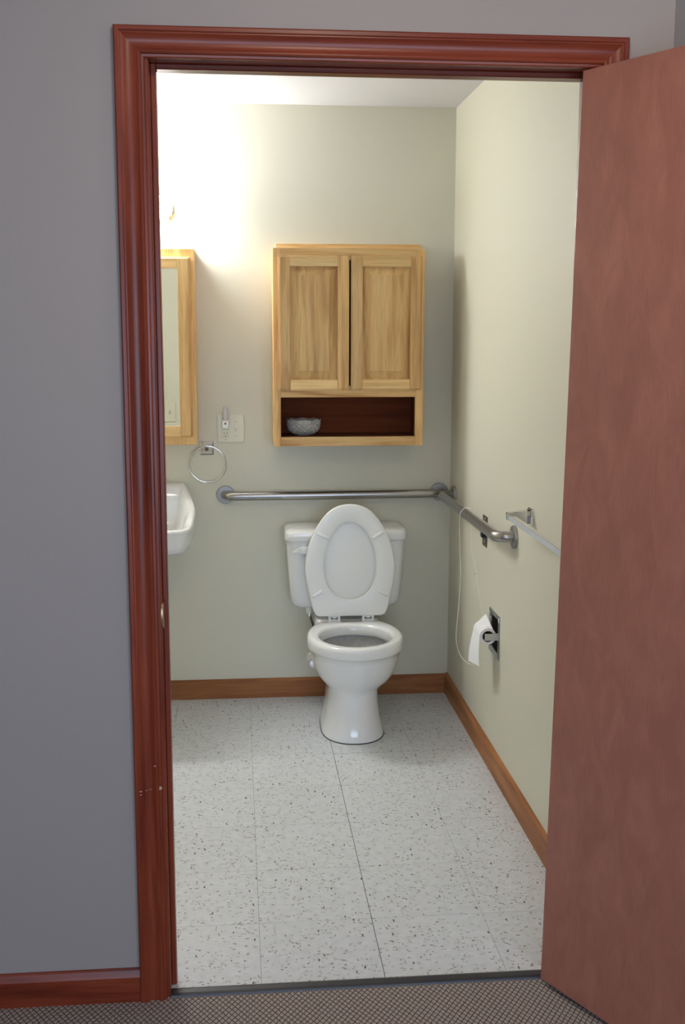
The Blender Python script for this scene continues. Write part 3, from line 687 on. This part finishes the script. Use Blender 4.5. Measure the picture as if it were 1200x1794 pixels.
# ------------------------------------------------------------------ grab bars
def bend(p0, c, p1, r, n=8):
    p0, c, p1 = Vector(p0), Vector(c), Vector(p1); a = (p0-c).normalized(); b = (p1-c).normalized()
    s, e = c+a*r, c+b*r; out = []
    for k in range(n+1):
        t = k/n; out.append((1-t)**2*s + 2*t*(1-t)*c.lerp(c, 0) + t*t*e)
    return out
def grab(name, label, A, Bp, nv, standoff=.057):
    """A, Bp wall points; nv wall normal into the room"""
    A, Bp, nv = Vector(A), Vector(Bp), Vector(nv)
    r = root(name, tuple(A), label, 'grab bar')
    ca, cb = A+nv*standoff, Bp+nv*standoff
    pts = [A+nv*.004] + bend(A, ca, cb, .045) + [ca.lerp(cb, t) for t in (.3, .5, .7)] + bend(ca, cb, Bp, .045) + [Bp+nv*.004]
    bm = bmesh.new(); tube(bm, pts, .0188, 28); obj('bar', bm, M_STEEL, r, smooth=60)
    for P in (A, Bp):
        bm = bmesh.new(); lathe(bm, P, nv, [(.0385, 0), (.0385, .008), (.037, .0105), (.0195, .0115)], 40); obj('flange', bm, M_FLANGE, r, smooth=40)
    return r
grab('grab_bar', 'long brushed steel grab bar running level behind the toilet', (.196, D, .890), (1.106, D, .893), (0, -1, 0))
grab('grab_bar', 'brushed steel grab bar on the right wall with a cord looped over it', (XR, 2.133, .893), (XR, 1.085, .905), (-1, 0, 0), .060)

# ------------------------------------------------------------------ towel bar
tb = root('towel_bar', (XR, .885, 1.005), 'square chrome towel bar nearest the doorway on the right wall', 'towel bar')
for yy in (.885, .275):
    bm = bmesh.new(); zc = 1.006
    sq = lambda hy, hz, x, dz=0: [(x, yy-hy, zc+dz-hz), (x, yy+hy, zc+dz-hz), (x, yy+hy, zc+dz+hz), (x, yy-hy, zc+dz+hz)]
    loft(bm, [sq(.026, .026, XR), sq(.026, .026, XR-.004), sq(.022, .022, XR-.009), sq(.019, .019, XR-.0095), sq(.014, .021, XR-.018, .0), sq(.0105, .0125, XR-.078, .002), sq(.009, .011, XR-.080, .002)])
    obj('bracket', bm, M_CHROME, tb)
obj('rail', B(XR-.078, XR-.062, .275+.0108, .885-.0108, .998, 1.0155, bev=.0008), M_CHROME, tb)

# ------------------------------------------------------------------ emergency cord switch behind the right grab bar and its cord
es = root('pull_cord_switch', (XR, 1.535, .845), 'narrow bronzed wall switch half hidden behind the right grab bar', 'pull cord switch')
obj('plate', B(XR-.003, XR, 1.500, 1.570, .788, .902, bev=.001), M_DARKMET, es)
for zc in (.888, .806):
    obj('screw', lathe(bmesh.new(), (XR-.003, 1.535, zc), (-1, 0, 0), [(.007, 0), (.006, .002), (.002, .0025)], 14), M_STEEL, es, smooth=40)
obj('toggle', B(XR-.016, XR-.003, 1.522, 1.548, .822, .838, bev=.001), M_BLACK, es, label='black toggle')
cordp = [(1.118, 1.37, .572), (1.114, 1.40, .60), (1.110, 1.46, .69), (1.107, 1.54, .80), (1.1185, 1.575, .878), (1.118, 1.583, .902), (1.110, 1.590, .9205), (1.095, 1.600, .9225), (1.082, 1.606, .914), (1.0735, 1.610, .895), (1.0735, 1.613, .86),
         (1.076, 1.62, .80), (1.082, 1.62, .67), (1.078, 1.62, .55), (1.071, 1.62, .467), (1.069, 1.615, .41), (1.079, 1.60, .362), (1.093, 1.56, .343), (1.100, 1.48, .352), (1.106, 1.42, .375), (1.1215, 1.383, .400)]
bm = bmesh.new(); tube(bm, smooth_path(cordp, 8), .0013, 8)
tag(obj('pull_string', bm, M_CORD, smooth=60), 'thin cream cord looped over the right grab bar and hanging to the paper roll', 'cord')

# ------------------------------------------------------------------ toilet paper holder and roll
ph = root('paper_holder', (XR, 1.35, .507), 'chrome recessed toilet paper holder in the right wall', 'paper holder')
bm = bmesh.new()
py0, py1, pz0, pz1 = 1.270, 1.430, .427, .587
def rq(i, x): return [(x, py0+i, pz0+i), (x, py1-i, pz0+i), (x, py1-i, pz1-i), (x, py0+i, pz1-i)]
loft(bm, [rq(0, XR-.0002), rq(.001, XR-.003), rq(.016, XR-.004), rq(.018, XR-.001), rq(.0195, XR+.004)], False, False)
obj('recess_plate', bm, M_CHROME, ph)
bm = bmesh.new(); loft(bm, [rq(.0195, XR+.004), rq(.020, XR+.04), rq(.05, XR+.044)], False, True)
obj('recess', bm, M_DARKMET, ph, label='recess pocket with dark reflections put into its colour')  # dark metal stands in for the dark surroundings chrome would reflect
RX, RZ = 1.1185, .5105
for yy in (1.2835, 1.4145):
    obj('arm', B(RX-.014, XR+.004, yy-.0025, yy+.0025, RZ-.0125, RZ+.0125, bev=.001), M_ARM, ph)
obj('spindle', lathe(bmesh.new(), (RX, 1.286, RZ), (0, 1, 0), [(.007, 0), (.010, .004), (.010, .12), (.007, .126)], 20), M_BLACK, ph, label='black spindle')
rl = root('toilet_roll', (RX, 1.35, RZ), 'nearly empty white toilet paper roll with a hanging sheet and peaked flap', 'toilet roll')
bm = bmesh.new(); y0, y1 = 1.293, 1.400
loft(bm, [[(RX+r*math.cos(a), y, RZ+r*math.sin(a)) for a in [2*math.pi*k/40 for k in range(40)]] for r, y in ((.0205, y0), (.0290, y0), (.0295, y0+.002), (.0295, y1-.002), (.029, y1), (.0205, y1))], closed=True)
obj('roll', bm, M_PAPER, rl, smooth=50)
obj('core', loft(bmesh.new(), [[(RX+r*math.cos(a), y, RZ+r*math.sin(a)) for a in [2*math.pi*k/32 for k in range(32)]] for r, y in ((.0188, y0-.0003), (.0203, y0-.0003), (.0203, y1), (.0188, y1))], closed=True), simple('cardboard', lin(150, 128, 100), .9), rl, smooth=50)
def sheet(name, rows_, th=.0008):
    bm = bmesh.new(); V = [[bm.verts.new(p) for p in r] for r in rows_]
    for i in range(len(V)-1):
        for j in range(len(V[0])-1): bm.faces.new((V[i][j], V[i][j+1], V[i+1][j+1], V[i+1][j]))
    bmesh.ops.recalc_face_normals(bm, faces=bm.faces)
    bmesh.ops.solidify(bm, geom=bm.faces[:], thickness=th)
    return obj(name, bm, M_PAPER, rl, smooth=60)
rows_ = []
for k in range(22):                     # over the roll and down the room side
    if k < 10:
        a = R_(75 + (185-75)*k/9); r = .0306; x, z = RX+r*math.cos(a), RZ+r*math.sin(a)
    else:
        t = (k-9)/12; x = RX-.0306-.004*t - .004*math.sin(t*2.5); z = RZ-.003-.104*t
    rows_.append([(x + (.007-.016*j/7)*(max(0, k-9)/12), y0-.001+(y1-y0+.002)*j/7, z - (.012*(j/7) if k > 18 else 0)*(k-18)/3) for j in range(8)])
sheet('hanging_sheet', rows_)
# the peaked flap: a folded triangle rising from the top of the roll to the cord
rows_ = []
A0, A1 = Vector((RX-.028, y1-.002, RZ+.013)), Vector((RX+.018, y0+.001, RZ+.0245)); TIP = Vector((RX+.0075, 1.372, .573)); A2 = Vector((RX+.02, y1, RZ+.03))
for k in range(9):
    t = k/8; rows_.append([A0.lerp(TIP, t).lerp(A1.lerp(TIP, t), j/6) + Vector((-.010*math.sin(math.pi*j/6)*(1-t), 0, .006*math.sin(math.pi*j/6)*(1-t))) for j in range(7)])
rows_[-1] = [TIP + Vector((0, (j-3)*.0003, 0)) for j in range(7)]
sheet('peaked_flap', rows_)

# small dark hole left in the right wall
tag(obj('wall_anchor', lathe(bmesh.new(), (XR+.001, 1.70, .648), (-1, 0, 0), [(.0045, 0), (.0042, .0014), (.0022, .0016)], 12), M_CAULK), 'tiny dark wall anchor below the looped cord switch', 'wall anchor')

# ------------------------------------------------------------------ hall ceiling lamp, and a second one added to brighten the passage wall
for lx, ly, lab in ((.5, -1.1, 'round white hall ceiling lamp over the doorway side of the hall'), (1.95, -.95, 'round white lamp added past the open door to brighten the passage wall')):
    hl = root('hall_lamp', (lx, ly, HZ), lab, 'ceiling lamp', 'round hall ceiling lamps')
    obj('base', lathe(bmesh.new(), (lx, ly, HZ), (0, 0, -1), [(.17, 0), (.17, .02), (.16, .025)], 40), M_PLAST, hl, smooth=40)
    obj('diffuser', lathe(bmesh.new(), (lx, ly, HZ-.025), (0, 0, -1), [(.158, 0), (.155, .02), (.13, .045), (.08, .062), (.02, .068)], 40), M_HLAMP, hl, smooth=60)

# pale chips knocked out of the left casing
bm = bmesh.new()
for x, z, w_, h_ in ((.0135, .528, .007, .004), (.0140, .520, .006, .0025), (.027, .5285, .006, .0018), (.036, .530, .005, .0016), (.0475, .588, .005, .0035), (.058, .532, .004, .010)):
    yy = -min(PROF, key=lambda p: abs(p[0]-x))[1]
    lathe(bm, (x, yy+.0006, z), (0, -1, 0), [(h_*.5, 0), (h_*.45, .0010), (h_*.2, .0012)], 7)
    box(bm, x-w_/2, x+w_/2, yy-.0010, yy+.0004, z-h_*.28, z+h_*.28, bev=.0002)
obj('scuff_mark', bm, simple('bare_chip', lin(196, 160, 140), .7), bpy.data.objects['trim_1'], label='pale chips in the casing finish')
